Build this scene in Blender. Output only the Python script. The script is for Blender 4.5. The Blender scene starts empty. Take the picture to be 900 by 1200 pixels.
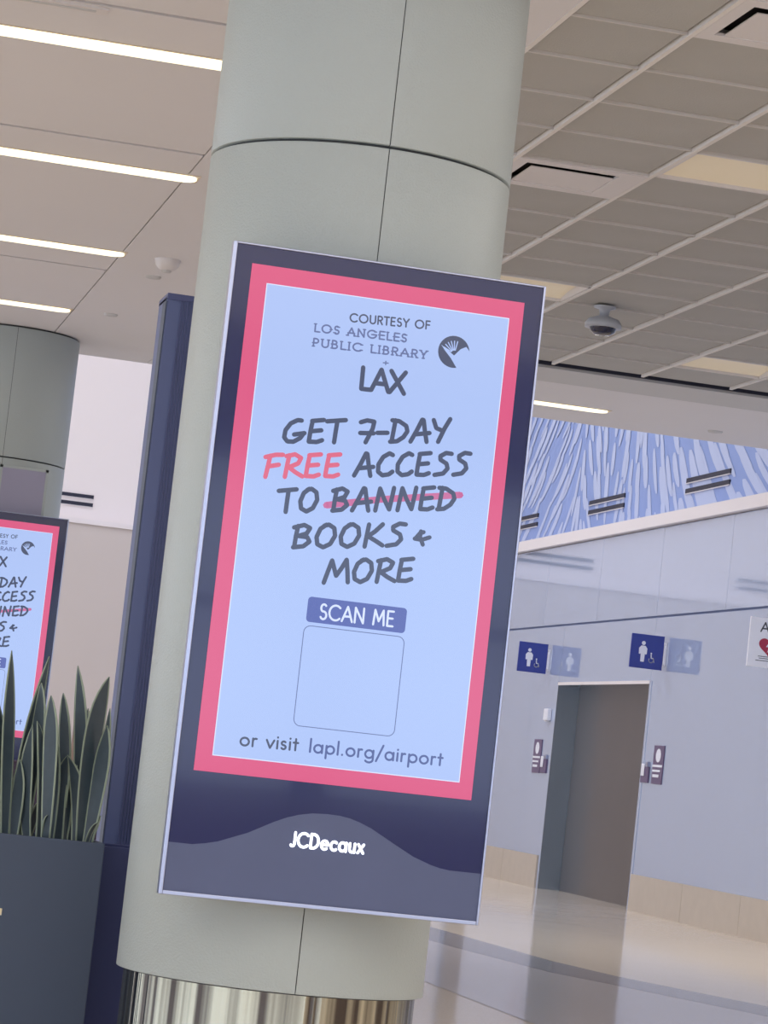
import bpy, bmesh, math, random
from mathutils import Vector, Matrix
C = bpy.context.scene
COL = C.collection
random.seed(7)
R = math.radians
PI = math.pi

# ------------------------------------------------------------------ camera, world, lights, exposure
EYE = 1.2
cam_d = bpy.data.cameras.new('camera'); cam = bpy.data.objects.new('camera', cam_d); COL.objects.link(cam)
cam_d.sensor_fit = 'VERTICAL'; cam_d.sensor_height = 24.0; cam_d.lens = 3400 / 1200 * 24.0
cam_d.clip_start = 0.1; cam_d.clip_end = 400
TH, PT, RO = R(11.94), R(5.03), R(6.33)
fw = Vector((math.sin(TH) * math.cos(PT), math.cos(TH) * math.cos(PT), math.sin(PT)))
r0 = Vector((math.cos(TH), -math.sin(TH), 0)); u0 = r0.cross(fw)
up = u0 * math.cos(RO) - r0 * math.sin(RO); rt = r0 * math.cos(RO) + u0 * math.sin(RO)
cam.matrix_world = Matrix(((rt.x, up.x, -fw.x, 0), (rt.y, up.y, -fw.y, 0), (rt.z, up.z, -fw.z, EYE), (0, 0, 0, 1)))
C.camera = cam

w = bpy.data.worlds.new('sky'); C.world = w; w.use_nodes = True
bg = w.node_tree.nodes['Background']
bg.inputs['Color'].default_value = (0.72, 0.83, 1.0, 1); bg.inputs['Strength'].default_value = 3.4

def area(name, loc, size, energy, color, rot=(0, 0, 0)):
    d = bpy.data.lights.new(name, 'AREA'); d.shape = 'RECTANGLE'; d.size, d.size_y = size
    d.energy = energy; d.color = color
    o = bpy.data.objects.new(name, d); COL.objects.link(o); o.location = loc; o.rotation_euler = rot
    return o
# downward fill lights added under the ceiling, without fittings, to brighten the hall
area('hall_fill_near', (0, 2.5, 4.2), (12, 8), 420, (1.0, 0.95, 0.90))
area('hall_fill_left', (-6, 15, 4.2), (7, 10), 330, (1.0, 0.95, 0.90))
area('hall_fill_right', (6.5, 8, 4.2), (5, 6), 170, (1.0, 0.95, 0.90))
area('hall_fill_far', (6.5, 21.5, 4.2), (5, 3), 110, (1.0, 0.94, 0.86))  # added to brighten the floor near the right wall
# area light added under the closed roof, standing in for daylight in the tall hall
area('skylight_fill', (3, 33, 9.0), (12, 14), 780, (0.90, 0.93, 1.0))

C.view_settings.view_transform = 'Standard'; C.view_settings.look = 'None'
C.view_settings.gamma = 1.0; C.view_settings.exposure = 0.0; C.view_settings.use_curve_mapping = False
C.cycles.use_denoising = True; C.cycles.max_bounces = 8; C.cycles.diffuse_bounces = 5; C.cycles.glossy_bounces = 5
C.cycles.sample_clamp_indirect = 6.0; C.cycles.caustics_reflective = False; C.cycles.caustics_refractive = False

# ------------------------------------------------------------------ materials
def lin(c):
    return tuple(((v / 255) / 12.92 if v / 255 <= 0.04045 else ((v / 255 + 0.055) / 1.055) ** 2.4) for v in c) + (1.0,)
MATS = {}
def mat(name, rgb, rough=0.5, metal=0.0, var=0.0, scale=8.0, bump=0.0, bscale=60.0, coat=0.0, spec=0.5, emit=None, estr=1.0, ior=1.5):
    if name in MATS: return MATS[name]
    m = bpy.data.materials.new(name); m.use_nodes = True; nt = m.node_tree; b = nt.nodes['Principled BSDF']
    b.inputs['Base Color'].default_value = lin(rgb); b.inputs['Roughness'].default_value = rough
    b.inputs['Metallic'].default_value = metal; b.inputs['Coat Weight'].default_value = coat
    b.inputs['Coat Roughness'].default_value = 0.03; b.inputs['Specular IOR Level'].default_value = spec
    b.inputs['IOR'].default_value = ior
    tc = nt.nodes.new('ShaderNodeTexCoord')
    if var:
        n = nt.nodes.new('ShaderNodeTexNoise'); n.inputs['Scale'].default_value = scale; n.inputs['Detail'].default_value = 4
        nt.links.new(tc.outputs['Object'], n.inputs['Vector'])
        mx = nt.nodes.new('ShaderNodeMix'); mx.data_type = 'RGBA'
        a = lin(rgb)
        mx.inputs[6].default_value = tuple(v * (1 - var) for v in a[:3]) + (1,)
        mx.inputs[7].default_value = tuple(min(1, v * (1 + var)) for v in a[:3]) + (1,)
        nt.links.new(n.outputs['Fac'], mx.inputs[0]); nt.links.new(mx.outputs[2], b.inputs['Base Color'])
    if bump:
        n2 = nt.nodes.new('ShaderNodeTexNoise'); n2.inputs['Scale'].default_value = bscale; n2.inputs['Detail'].default_value = 3
        nt.links.new(tc.outputs['Object'], n2.inputs['Vector'])
        bp = nt.nodes.new('ShaderNodeBump'); bp.inputs['Strength'].default_value = bump; bp.inputs['Distance'].default_value = 0.01
        nt.links.new(n2.outputs['Fac'], bp.inputs['Height']); nt.links.new(bp.outputs['Normal'], b.inputs['Normal'])
    if emit:
        b.inputs['Emission Color'].default_value = lin(emit); b.inputs['Emission Strength'].default_value = estr
    MATS[name] = m; return m

ceil_m = mat('ceiling_paint', (218, 216, 220), 0.8, var=0.03, scale=0.6)
band_m = mat('ceiling_band', (196, 196, 198), 0.8)
gap_m = mat('shadow_gap', (45, 40, 42), 0.9)
slot_m = mat('dark_slot', (34, 36, 56), 0.6)
tile_m = mat('acoustic_tile', (176, 175, 173), 0.9, var=0.08, scale=2.2, bump=0.25, bscale=90)
bar_m = mat('grid_bar', (226, 222, 220), 0.6)
bar2_m = mat('cross_bar', (206, 202, 200), 0.7)
diff_m = mat('diffuser_white', (216, 212, 214), 0.5)
duct_m = mat('duct_dark', (52, 50, 52), 0.8)
strip_m = mat('strip_diffuser', (255, 250, 232), 0.5, emit=(255, 244, 205), estr=1.5)
warm_m = mat('warm_diffuser', (226, 216, 196), 0.5, emit=(255, 234, 196), estr=0.11)
strip_rim = mat('strip_rim', (215, 200, 180), 0.5)
col_m = mat('column_cladding', (166, 175, 176), 0.42, var=0.05, scale=1.2, bump=0.22, bscale=130, spec=0.4)
seam_m = mat('column_seam', (70, 72, 74), 0.8)
chrome_m = mat('chrome_trim', (170, 176, 200), 0.3, metal=0.9)
haze_navy_m = mat('bezel_screen_haze', (38, 43, 86), 0.10, coat=0.15, spec=0.35)  # blue haze of the screen put into the dark glass colour
wave_m = mat('wave_panel', (82, 90, 122), 0.35, coat=0.0, spec=0.3, var=0.06, scale=5)
house_m = mat('sign_housing', (64, 66, 84), 0.4)
logo_m = mat('lit_lettering', (240, 245, 255), 0.5, emit=(240, 246, 255), estr=1.3)
screen_blue = mat('screen_blue', (20, 25, 40), 0.15, emit=(176, 199, 250), estr=0.92)
pink_m = mat('screen_pink', (40, 15, 28), 0.15, emit=(230, 86, 134), estr=0.86)
ink_m = mat('screen_ink', (15, 18, 30), 0.15, emit=(70, 80, 110), estr=0.85)
inkb_m = mat('screen_ink_blue', (15, 18, 30), 0.15, emit=(82, 98, 158), estr=0.88)
free_m = mat('screen_pink_word', (40, 15, 28), 0.15, emit=(230, 104, 134), estr=0.88)
strike_m = mat('screen_strike', (40, 15, 38), 0.15, emit=(205, 110, 160), estr=0.9)
hdr_m = mat('screen_header', (15, 18, 40), 0.15, emit=(82, 98, 172), estr=0.95)
white_on = mat('screen_white', (40, 40, 50), 0.15, emit=(214, 226, 255), estr=1.0)
fold_m = mat('screen_fold', (15, 18, 30), 0.15, emit=(100, 114, 165), estr=0.9)
planter_m = mat('planter_metal', (66, 78, 100), 0.55, var=0.05, scale=3)
planter2_m = mat('planter_navy', (56, 64, 112), 0.45)
soil_m = mat('potting_soil', (58, 48, 42), 0.95, var=0.3, scale=40)
leaf_m = mat('leaf_green', (66, 80, 90), 0.45, var=0.22, scale=22)
leafe_m = mat('leaf_edge', (150, 164, 146), 0.5)
totem_m = mat('totem_paint', (86, 98, 142), 0.5, metal=0.0)
totem_d = mat('totem_groove', (72, 80, 124), 0.5)
end_hi = mat('end_wall_white', (238, 230, 228), 0.7)
end_lo = mat('end_wall_beige', (206, 196, 190), 0.7, var=0.03, scale=0.4)
glass_m = mat('wall_glass', (174, 188, 216), 0.07, coat=1.0, spec=0.6)
wjoint_m = mat('wall_joint', (96, 112, 150), 0.5)
cap_m = mat('ledge_white', (235, 228, 228), 0.5)
stone_m = mat('base_stone', (194, 182, 168), 0.3, var=0.08, scale=6)
steel_m = mat('brushed_steel', (150, 160, 172), 0.25, metal=0.85, var=0.1, scale=3)
dark_m = mat('dark_partition', (84, 77, 76), 0.3, var=0.08, scale=2.5, coat=0.2)
mural_m = mat('mural_blue', (136, 158, 212), 0.5, var=0.14, scale=0.8)
brush_m = mat('mural_brush', (184, 196, 228), 0.5)
sblue_m = mat('sign_blue', (52, 66, 150), 0.35)
swhite_m = mat('sign_white', (236, 238, 248), 0.4)
plaque_m = mat('plaque_purple', (104, 88, 122), 0.4)
red_m = mat('heart_red', (168, 44, 74), 0.4)
txt_m = mat('sign_text_grey', (84, 88, 100), 0.5)
dome_m = mat('camera_housing', (176, 180, 190), 0.4)
domeg_m = mat('camera_dome', (36, 38, 62), 0.1, coat=0.5)
seat_m = mat('seat_vinyl', (64, 50, 74), 0.5)
tan_m = mat('tan_panel', (160, 138, 128), 0.6)
brass_m = mat('brass_plate', (220, 205, 170), 0.3, metal=0.5)

def floor_material():
    m = bpy.data.materials.new('terrazzo'); m.use_nodes = True; nt = m.node_tree; b = nt.nodes['Principled BSDF']; L = nt.links.new
    tc = nt.nodes.new('ShaderNodeTexCoord')
    v = nt.nodes.new('ShaderNodeTexNoise'); v.inputs['Scale'].default_value = 70; v.inputs['Detail'].default_value = 3
    L(tc.outputs['Object'], v.inputs['Vector'])
    mx = nt.nodes.new('ShaderNodeMix'); mx.data_type = 'RGBA'
    mx.inputs[6].default_value = lin((210, 198, 182)); mx.inputs[7].default_value = lin((240, 228, 212)); L(v.outputs['Fac'], mx.inputs[0])
    L(mx.outputs[2], b.inputs['Base Color'])
    n = nt.nodes.new('ShaderNodeTexNoise'); n.inputs['Scale'].default_value = 1.4; n.inputs['Detail'].default_value = 2
    L(tc.outputs['Object'], n.inputs['Vector'])
    bp = nt.nodes.new('ShaderNodeBump'); bp.inputs['Strength'].default_value = 0.12; bp.inputs['Distance'].default_value = 0.01
    L(n.outputs['Fac'], bp.inputs['Height']); L(bp.outputs['Normal'], b.inputs['Normal'])
    b.inputs['Roughness'].default_value = 0.10; b.inputs['IOR'].default_value = 1.28
    return m
floor_m = floor_material()
inlay_m = mat('terrazzo_grey', (150, 148, 156), 0.12, var=0.1, scale=60, ior=1.24)
floor_refl_m = mat('terrazzo_painted_reflection', (200, 196, 202), 0.10, var=0.06, scale=60, ior=1.22)

def metal_base_material():           # polished steel kick band: vertical brushing, with streaky reflections painted into its colour
    m = bpy.data.materials.new('polished_kick_steel'); m.use_nodes = True; nt = m.node_tree; b = nt.nodes['Principled BSDF']; L = nt.links.new
    b.inputs['Metallic'].default_value = 1.0; b.inputs['Roughness'].default_value = 0.16
    tc = nt.nodes.new('ShaderNodeTexCoord'); mp = nt.nodes.new('ShaderNodeMapping'); mp.inputs['Scale'].default_value = (26, 26, 0.05)
    L(tc.outputs['Object'], mp.inputs['Vector'])
    n = nt.nodes.new('ShaderNodeTexNoise'); n.inputs['Scale'].default_value = 1.0; n.inputs['Detail'].default_value = 2
    L(mp.outputs['Vector'], n.inputs['Vector'])
    cr = nt.nodes.new('ShaderNodeValToRGB'); cr.color_ramp.elements[0].position = 0.38; cr.color_ramp.elements[1].position = 0.62
    cr.color_ramp.elements[0].color = lin((84, 78, 74)); cr.color_ramp.elements[1].color = lin((186, 184, 166))
    L(n.outputs['Fac'], cr.inputs['Fac']); L(cr.outputs['Color'], b.inputs['Base Color'])
    bp = nt.nodes.new('ShaderNodeBump'); bp.inputs['Strength'].default_value = 0.5; bp.inputs['Distance'].default_value = 0.02
    L(n.outputs['Fac'], bp.inputs['Height']); L(bp.outputs['Normal'], b.inputs['Normal'])
    return m
kick_m = metal_base_material()

# ------------------------------------------------------------------ helpers
def link_obj(name, data, parent=None, loc=None):
    o = bpy.data.objects.new(name, data); COL.objects.link(o)
    if parent: o.parent = parent
    if loc is not None: o.location = loc
    return o
def mesh(name, verts, faces, mats, parent=None, loc=None, mi=None, smooth=False):
    me = bpy.data.meshes.new(name); me.from_pydata([tuple(v) for v in verts], [], faces)
    for m in (mats if isinstance(mats, (list, tuple)) else [mats]): me.materials.append(m)
    if mi: me.polygons.foreach_set('material_index', mi)
    if smooth: me.polygons.foreach_set('use_smooth', [True] * len(faces))
    me.validate(); me.update()
    return link_obj(name, me, parent, loc)
class MB:
    def __init__(s): s.v = []; s.f = []; s.mi = []
    def box(s, a, b, mi=0):
        n = len(s.v); x0, y0, z0 = a; x1, y1, z1 = b
        s.v += [(x0, y0, z0), (x1, y0, z0), (x1, y1, z0), (x0, y1, z0), (x0, y0, z1), (x1, y0, z1), (x1, y1, z1), (x0, y1, z1)]
        s.f += [tuple(n + i for i in q) for q in ((0, 3, 2, 1), (4, 5, 6, 7), (0, 1, 5, 4), (1, 2, 6, 5), (2, 3, 7, 6), (3, 0, 4, 7))]
        s.mi += [mi] * 6; return s
    def poly(s, pts, mi=0):
        n = len(s.v); s.v += list(pts); s.f.append(tuple(range(n, n + len(pts)))); s.mi.append(mi); return s
    def lathe(s, prof, seg=32, a0=0, a1=2 * PI, mi=0, cx=0, cy=0):
        n = len(s.v); k = seg + 1
        for r, z in prof:
            for i in range(k):
                a = a0 + (a1 - a0) * i / seg; s.v.append((cx + r * math.cos(a), cy + r * math.sin(a), z))
        for j in range(len(prof) - 1):
            for i in range(seg):
                s.f.append((n + j * k + i, n + j * k + i + 1, n + (j + 1) * k + i + 1, n + (j + 1) * k + i)); s.mi.append(mi)
        return s
    def build(s, name, mats, parent=None, loc=None, smooth=False):
        return mesh(name, s.v, s.f, mats, parent, loc, s.mi, smooth)
def bevel(o, wd=0.005, seg=2):
    md = o.modifiers.new('bevel', 'BEVEL'); md.width = wd; md.segments = seg; md.limit_method = 'ANGLE'; return o
def box(name, a, b, m, parent=None, bv=0.0):
    cx = [(a[i] + b[i]) / 2 for i in range(3)]
    if parent is not None:
        o = MB().box(a, b).build(name, m, parent)
    else:
        c = (cx[0], cx[1], a[2])
        o = MB().box([a[i] - c[i] for i in range(3)], [b[i] - c[i] for i in range(3)]).build(name, m, None, c)
    if bv: bevel(o, bv)
    return o
def tag(o, label, cat, group=None, kind=None):
    if label: o['label'] = label
    if cat: o['category'] = cat
    if group: o['group'] = group
    if kind: o['kind'] = kind
    return o
def thing(name, label, cat, loc=(0, 0, 0), group=None, kind=None):
    o = link_obj(name, None, None, loc); return tag(o, label, cat, group, kind)
def copy_tree(o, parent=None):
    c = o.copy(); COL.objects.link(c)
    if parent: c.parent = parent
    for ch in list(o.children): copy_tree(ch, c)
    return c

# ------------------------------------------------------------------ stroke lettering
def arc(cx, cy, rx, ry, a0, a1, n=14):
    return [(cx + rx * math.cos(R(a0 + (a1 - a0) * i / n)), cy + ry * math.sin(R(a0 + (a1 - a0) * i / n))) for i in range(n + 1)]
FUT = {   # geometric capitals and small letters, cap height 1
 ' ': (.38, []), 'C': (.88, [arc(.5, .5, .46, .5, 45, 315, 18)]), 'O': (1.06, [arc(.53, .5, .46, .5, 0, 360, 24)]),
 'U': (.74, [[(.08, 1), (.08, .32)] + arc(.37, .32, .29, .32, 180, 360) + [(.66, 1)]]),
 'R': (.62, [[(.08, 0), (.08, 1), (.3, 1)] + arc(.3, .74, .24, .26, 90, -90) + [(.08, .48)], [(.3, .48), (.56, 0)]]),
 'T': (.58, [[(.02, 1), (.56, 1)], [(.29, 1), (.29, 0)]]), 'E': (.58, [[(.5, 1), (.08, 1), (.08, 0), (.5, 0)], [(.08, .52), (.46, .52)]]),
 'S': (.58, [arc(.29, .75, .2, .25, 40, 250, 10) + arc(.29, .26, .22, .26, 80, -150, 12)]),
 'Y': (.66, [[(.02, 1), (.33, .5), (.64, 1)], [(.33, .5), (.33, 0)]]), 'F': (.54, [[(.5, 1), (.08, 1), (.08, 0)], [(.08, .52), (.46, .52)]]),
 'L': (.5, [[(.08, 1), (.08, 0), (.48, 0)]]), 'A': (.8, [[(.02, 0), (.4, 1), (.78, 0)], [(.16, .34), (.64, .34)]]),
 'N': (.8, [[(.08, 0), (.08, 1), (.7, 0), (.7, 1)]]), 'G': (.98, [arc(.5, .5, .46, .5, 45, 350, 18) + [(.95, .46), (.56, .46)]]),
 'P': (.58, [[(.08, 0), (.08, 1), (.28, 1)] + arc(.28, .72, .24, .28, 90, -90) + [(.08, .44)]]),
 'B': (.62, [[(.08, 0), (.08, 1), (.28, 1)] + arc(.28, .77, .2, .23, 90, -90, 8) + [(.08, .54)], [(.28, .54)] + arc(.3, .27, .25, .27, 90, -90, 8) + [(.08, 0)]]),
 'I': (.22, [[(.1, 0), (.1, 1)]]), 'M': (.94, [[(.08, 0), (.16, 1), (.47, .25), (.78, 1), (.86, 0)]]),
 'X': (.72, [[(.04, 0), (.68, 1)], [(.04, 1), (.68, 0)]]), 'D': (.76, [[(.08, 0), (.08, 1), (.26, 1)] + arc(.26, .5, .42, .5, 90, -90) + [(.08, 0)]]),
 'J': (.46, [[(.36, 1), (.36, .22)] + arc(.2, .22, .16, .22, 0, -140, 8)]), '7': (.6, [[(.04, 1), (.56, 1), (.2, 0)]]),
 'o': (.7, [arc(.34, .31, .28, .31, 0, 360, 20)]), 'r': (.4, [[(.08, 0), (.08, .62)], arc(.26, .4, .18, .22, 180, 70, 6)]),
 'v': (.56, [[(.02, .62), (.27, 0), (.52, .62)]]), 'i': (.2, [[(.09, 0), (.09, .62)], [(.09, .88), (.09, .9)]]),
 's': (.44, [arc(.21, .47, .14, .15, 40, 250, 8) + arc(.21, .16, .15, .16, 80, -150, 8)]), 't': (.36, [[(.17, 0), (.17, .9)], [(.02, .6), (.33, .6)]]),
 'l': (.2, [[(.09, 0), (.09, 1.05)]]), 'a': (.7, [arc(.33, .31, .27, .31, 0, 360, 18), [(.61, 0), (.61, .62)]]),
 'p': (.7, [arc(.36, .31, .27, .31, 0, 360, 18), [(.09, -.38), (.09, .62)]]), '.': (.22, [[(.1, .02), (.1, .04)]]),
 'g': (.7, [arc(.33, .31, .27, .31, 0, 360, 18), [(.61, .62), (.61, -.12)] + arc(.34, -.12, .27, .24, 0, -150, 8)]),
 '/': (.5, [[(.04, -.2), (.46, 1.1)]]), 'e': (.64, [[(.05, .32), (.58, .32)] + arc(.32, .31, .27, .31, 5, 310, 14)]),
 'c': (.56, [arc(.33, .31, .27, .31, 50, 310, 14)]), 'u': (.6, [[(.08, .62), (.08, .22)] + arc(.28, .22, .2, .22, 180, 360, 8) + [(.48, .62)], [(.48, .3), (.48, 0)]]),
 'x': (.54, [[(.04, 0), (.48, .62)], [(.04, .62), (.48, 0)]]), '+': (.6, [[(.05, .4), (.55, .4)], [(.3, .15), (.3, .65)]]),
}
MRK = {   # felt-marker capitals, uneven and leaning
 ' ': (.42, []),
 'G': (.92, [[(.78, .98), (.62, 1.0), (.34, .86), (.12, .56), (.06, .24), (.18, .06), (.42, .04), (.7, .2), (.84, .4)], [(.46, .36), (.88, .42)]]),
 'E': (.76, [[(.26, .96), (.16, .5), (.08, .04)], [(.24, .96), (.72, 1.0)], [(.16, .5), (.6, .54)], [(.08, .04), (.4, .02), (.62, .1)]]),
 'T': (.8, [[(.04, .94), (.8, .99)], [(.46, .96), (.38, .5), (.3, .0)]]),
 '7': (.76, [[(.12, .9), (.4, .98), (.7, .92), (.62, .6), (.3, .0)], [(.08, .42), (.66, .4)]]),
 '-': (.5, [[(.02, .42), (.46, .42)]]),
 'D': (.84, [[(.28, .98), (.18, .5), (.08, .02)], [(.14, .98), (.44, .94), (.74, .72), (.78, .48), (.6, .22), (.32, .04), (.02, .02)]]),
 'A': (.92, [[(.02, .02), (.3, .5), (.56, 1.0), (.62, .98), (.66, .5), (.72, .0)], [(.2, .34), (.86, .4)]]),
 'Y': (.78, [[(.1, .98), (.2, .62), (.42, .52)], [(.82, 1.02), (.56, .6), (.26, .0)]]),
 'F': (.76, [[(.28, .94), (.18, .5), (.06, .0)], [(.08, .88), (.5, .98), (.8, .98)], [(.16, .46), (.62, .54)]]),
 'R': (.8, [[(.26, .96), (.16, .5), (.06, .0)], [(.14, .92), (.5, 1.0), (.74, .84), (.62, .6), (.22, .42)], [(.24, .42), (.5, .2), (.78, .02)]]),
 'C': (.8, [[(.76, .92), (.62, 1.0), (.34, .84), (.12, .5), (.1, .18), (.28, .02), (.56, .06), (.72, .18)]]),
 'S': (.78, [[(.84, .96), (.6, 1.0), (.34, .86), (.34, .7), (.6, .52), (.64, .3), (.44, .08), (.06, .02)]]),
 'O': (.9, [[(.5, 1.0), (.26, .82), (.1, .46), (.12, .14), (.34, .0), (.62, .14), (.82, .5), (.8, .84), (.6, 1.0), (.42, .96)]]),
 'B': (.82, [[(.26, .96), (.16, .5), (.08, .02)], [(.1, .9), (.5, 1.0), (.72, .86), (.58, .62), (.26, .52), (.6, .46), (.68, .26), (.44, .06), (.04, .02)]]),
 'N': (.92, [[(.06, .0), (.18, .5), (.3, .98), (.46, .5), (.66, .04), (.78, .5), (.9, 1.0)]]),
 'K': (.84, [[(.28, .98), (.18, .5), (.08, .0)], [(.82, .98), (.5, .66), (.22, .46), (.5, .26), (.78, .04)]]),
 'M': (1.12, [[(.04, .0), (.22, .5), (.4, .98), (.5, .5), (.54, .3), (.76, .62), (.98, 1.0), (1.0, .5), (1.0, .0)]]),
 '&': (.7, [[(.1, .36), (.36, .3), (.66, .42)], [(.34, .72), (.3, .45), (.4, .06)], [(.12, .36), (.3, .62), (.44, .68)]]),
}
def ribbon(mb, pts, hw, P, cap=8):
    # pts 2D, P maps 2D to 3D; ribbons are flat with round ends and joints
    for i in range(len(pts) - 1):
        a, b = Vector(pts[i]), Vector(pts[i + 1]); d = b - a
        if d.length < 1e-6: continue
        n = Vector((-d.y, d.x)).normalized() * hw
        mb.poly([P(*(a - n)), P(*(b - n)), P(*(b + n)), P(*(a + n))])
    step = 1 if len(pts) < 8 else 1
    for p in pts[::step] + [pts[-1]]:
        mb.poly([P(p[0] + hw * math.cos(2 * PI * k / cap), p[1] + hw * math.sin(2 * PI * k / cap)) for k in range(cap)])
def lettering(name, text, x0, z0, x1, z1, cap, hw, m, y, parent, font=FUT, track=0.0, serif=False, slant=0.0):
    adv = [font[c][0] + track for c in text]; tot = sum(adv) - track
    if ' ' in text:                     # one part per word
        pos = 0; out = None; ws = text.split(' ')
        for wd_ in ws:
            k = pos; n_ = len(wd_); a_ = sum(adv[:k]) / tot; b_ = (sum(adv[:k + n_]) - track) / tot
            out = lettering(name, wd_, x0 + (x1 - x0) * a_, z0 + (z1 - z0) * a_, x0 + (x1 - x0) * b_, z0 + (z1 - z0) * b_, cap, hw, m, y, parent, font, track, serif, slant)
            pos += n_ + 1
        return out
    L = math.hypot(x1 - x0, z1 - z0); dx, dz = (x1 - x0) / L, (z1 - z0) / L; sx = L / tot
    mb = MB(); pen = 0
    def P(px, pz): return (x0 + dx * px - dz * pz, y, z0 + dz * px + dx * pz)
    for c, a in zip(text, adv):
        for st in font[c][1]:
            pts = [((pen + u + slant * v) * sx, v * cap) for u, v in st]
            ribbon(mb, pts, hw, P)
            if serif:
                for e in (pts[0], pts[-1]):
                    ribbon(mb, [(e[0] - .17 * cap, e[1]), (e[0] + .17 * cap, e[1])], hw * .8, P, 4)
        pen += a
    return mb.build(name, m, parent)
def disc(mb, cx, cz, r, y, n=32, a0=0, a1=360, sx=1):
    mb.poly([(cx + sx * r * math.cos(R(a0 + (a1 - a0) * k / n)), y, cz + r * math.sin(R(a0 + (a1 - a0) * k / n))) for k in range(n)])
def rect(mb, x0, z0, x1, z1, y): mb.poly([(x0, y, z0), (x1, y, z0), (x1, y, z1), (x0, y, z1)])
def rrect(mb, x0, z0, x1, z1, r, y, n=5):
    pts = []
    for cx, cz, a in ((x1 - r, z0 + r, -90), (x1 - r, z1 - r, 0), (x0 + r, z1 - r, 90), (x0 + r, z0 + r, 180)):
        for k in range(n + 1): pts.append((cx + r * math.cos(R(a + 90 * k / n)), y, cz + r * math.sin(R(a + 90 * k / n))))
    mb.poly(pts)

# ------------------------------------------------------------------ setting: floor
CH = 4.3           # ceiling height
XW = 9.4           # face of the glazed right wall
YE = 23.7          # where the low ceiling stops
YEND = 41.1        # far end wall
fl = thing('floor', 'polished cream terrazzo floor reflecting the restroom entrance', 'floor', kind='structure')
box('terrazzo_field', (-16, -10, -0.1), (XW + 1.5, 46, 0), floor_m, fl)
bt = [(4.6, 34), (5.40, 24), (5.55, 21.96), (5.70, 19.68), (5.885, 18.68), (6.41, 17.2), (7.3, 15.2), (9.3, 12)]
bl = [(4.0, 34), (4.85, 23.5), (5.11, 20.18), (5.35, 18.44), (5.61, 17.79), (6.10, 16.39), (7.0, 14.6), (8.9, 11.4)]
MB().poly([(x, y, .002) for x, y in bt] + [(x, y, .002) for x, y in bl[::-1]]).build('terrazzo_inlay', inlay_m, fl)['label'] = 'curved grey inlay band'
MB().poly([(x, y, .0015) for x, y in bl] + [(8.0, 11, .0015), (4.4, 11, .0015), (4.1, 14.5, .0015), (4.06, 16.4, .0015), (4.0, 24, .0015), (3.6, 34, .0015)]).build('terrazzo_inlay', floor_refl_m, fl)['label'] = 'blue wall reflection painted pale lavender on the terrazzo'  # reflection of the blue walls painted as a floor colour
# ------------------------------------------------------------------ setting: ceiling
ce = thing('ceiling', 'low beige and grey ceiling with light strips and a tile grid', 'ceiling', kind='structure')
box('ceiling_slab', (-16, -8, CH + .06), (XW + .9, YE, CH + .5), gap_m, ce)
# smooth plasterboard bays on the left side, dark shadow gaps between them
rows = [-8, -4.6, -1.8, 1.0, 3.8, 6.6, 9.4, 12.20, 15.0, 19.22, YE]
for i in range(len(rows) - 1):
    g = 0.022
    box('ceiling_panel', (-16, rows[i] + g, CH), (1.995, rows[i + 1] - (g if i < len(rows) - 2 else 0), CH + .06), ceil_m, ce)
for y0, y1 in ((-8, 9.0), (9.01, YE)):
    box('ceiling_panel', (2.003, y0, CH), (2.88, y1, CH + .06), ceil_m, ce)
box('ceiling_panel', (2.885, -8, CH), (XW + .9, 8.46, CH + .06), ceil_m, ce)
# tile grid
X0, PX, Y0, PY = 3.41, 0.695, 11.83 - 5 * .672, 0.672
xs = [2.885] + [X0 + PX * k for k in range(10)]
ys = [Y0 + PY * k for k in range(19)]
skip = {}
def cell(x, y): return (min(range(len(xs) - 1), key=lambda i: abs((xs[i] + xs[i + 1]) / 2 - x)), min(range(len(ys) - 1), key=lambda j: abs((ys[j] + ys[j + 1]) / 2 - y)))
DIFF = [cell(3.75, 14.18), cell(3.75, 10.82)]
LIT = [cell(4.45, 13.5), cell(4.45, 17.55), cell(6.55, 19.55)]
full_mesh = None
for i in range(len(xs) - 1):
    for j in range(len(ys) - 1):
        if (i, j) in DIFF or (i, j) in LIT: continue
        xa, xb, ya, yb = xs[i] + .008, xs[i + 1] - .008, ys[j] + .005, ys[j + 1] - .005
        if i > 0 and full_mesh:
            o = link_obj('ceiling_tile', full_mesh, ce, (xa, ya, CH + .012))
        else:
            mb = MB(); e = .02
            mb.v = [(0, 0, .014), (xb - xa, 0, .014), (xb - xa, yb - ya, .014), (0, yb - ya, .014), (e, e, 0), (xb - xa - e, e, 0), (xb - xa - e, yb - ya - e, 0), (e, yb - ya - e, 0), (0, 0, .03), (xb - xa, 0, .03), (xb - xa, yb - ya, .03), (0, yb - ya, .03)]
            mb.f = [(4, 7, 6, 5), (0, 4, 5, 1), (1, 5, 6, 2), (2, 6, 7, 3), (3, 7, 4, 0), (8, 9, 10, 11)]; mb.mi = [0] * 6
            o = mb.build('ceiling_tile', tile_m, ce, (xa, ya, CH + .012))
            if i > 0: full_mesh = o.data
        o.location.z += random.uniform(-.002, .003)
for x in xs: box('grid_runner', (x - .011, ys[0], CH - .004), (x + .011, ys[-1], CH + .05), bar_m, ce)
for y in ys[1:-1]:
    box('cross_runner', (xs[0], y - .006, CH + .002), (xs[-1], y + .006, CH + .05), bar2_m, ce)
ye = ys[-1]
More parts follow.
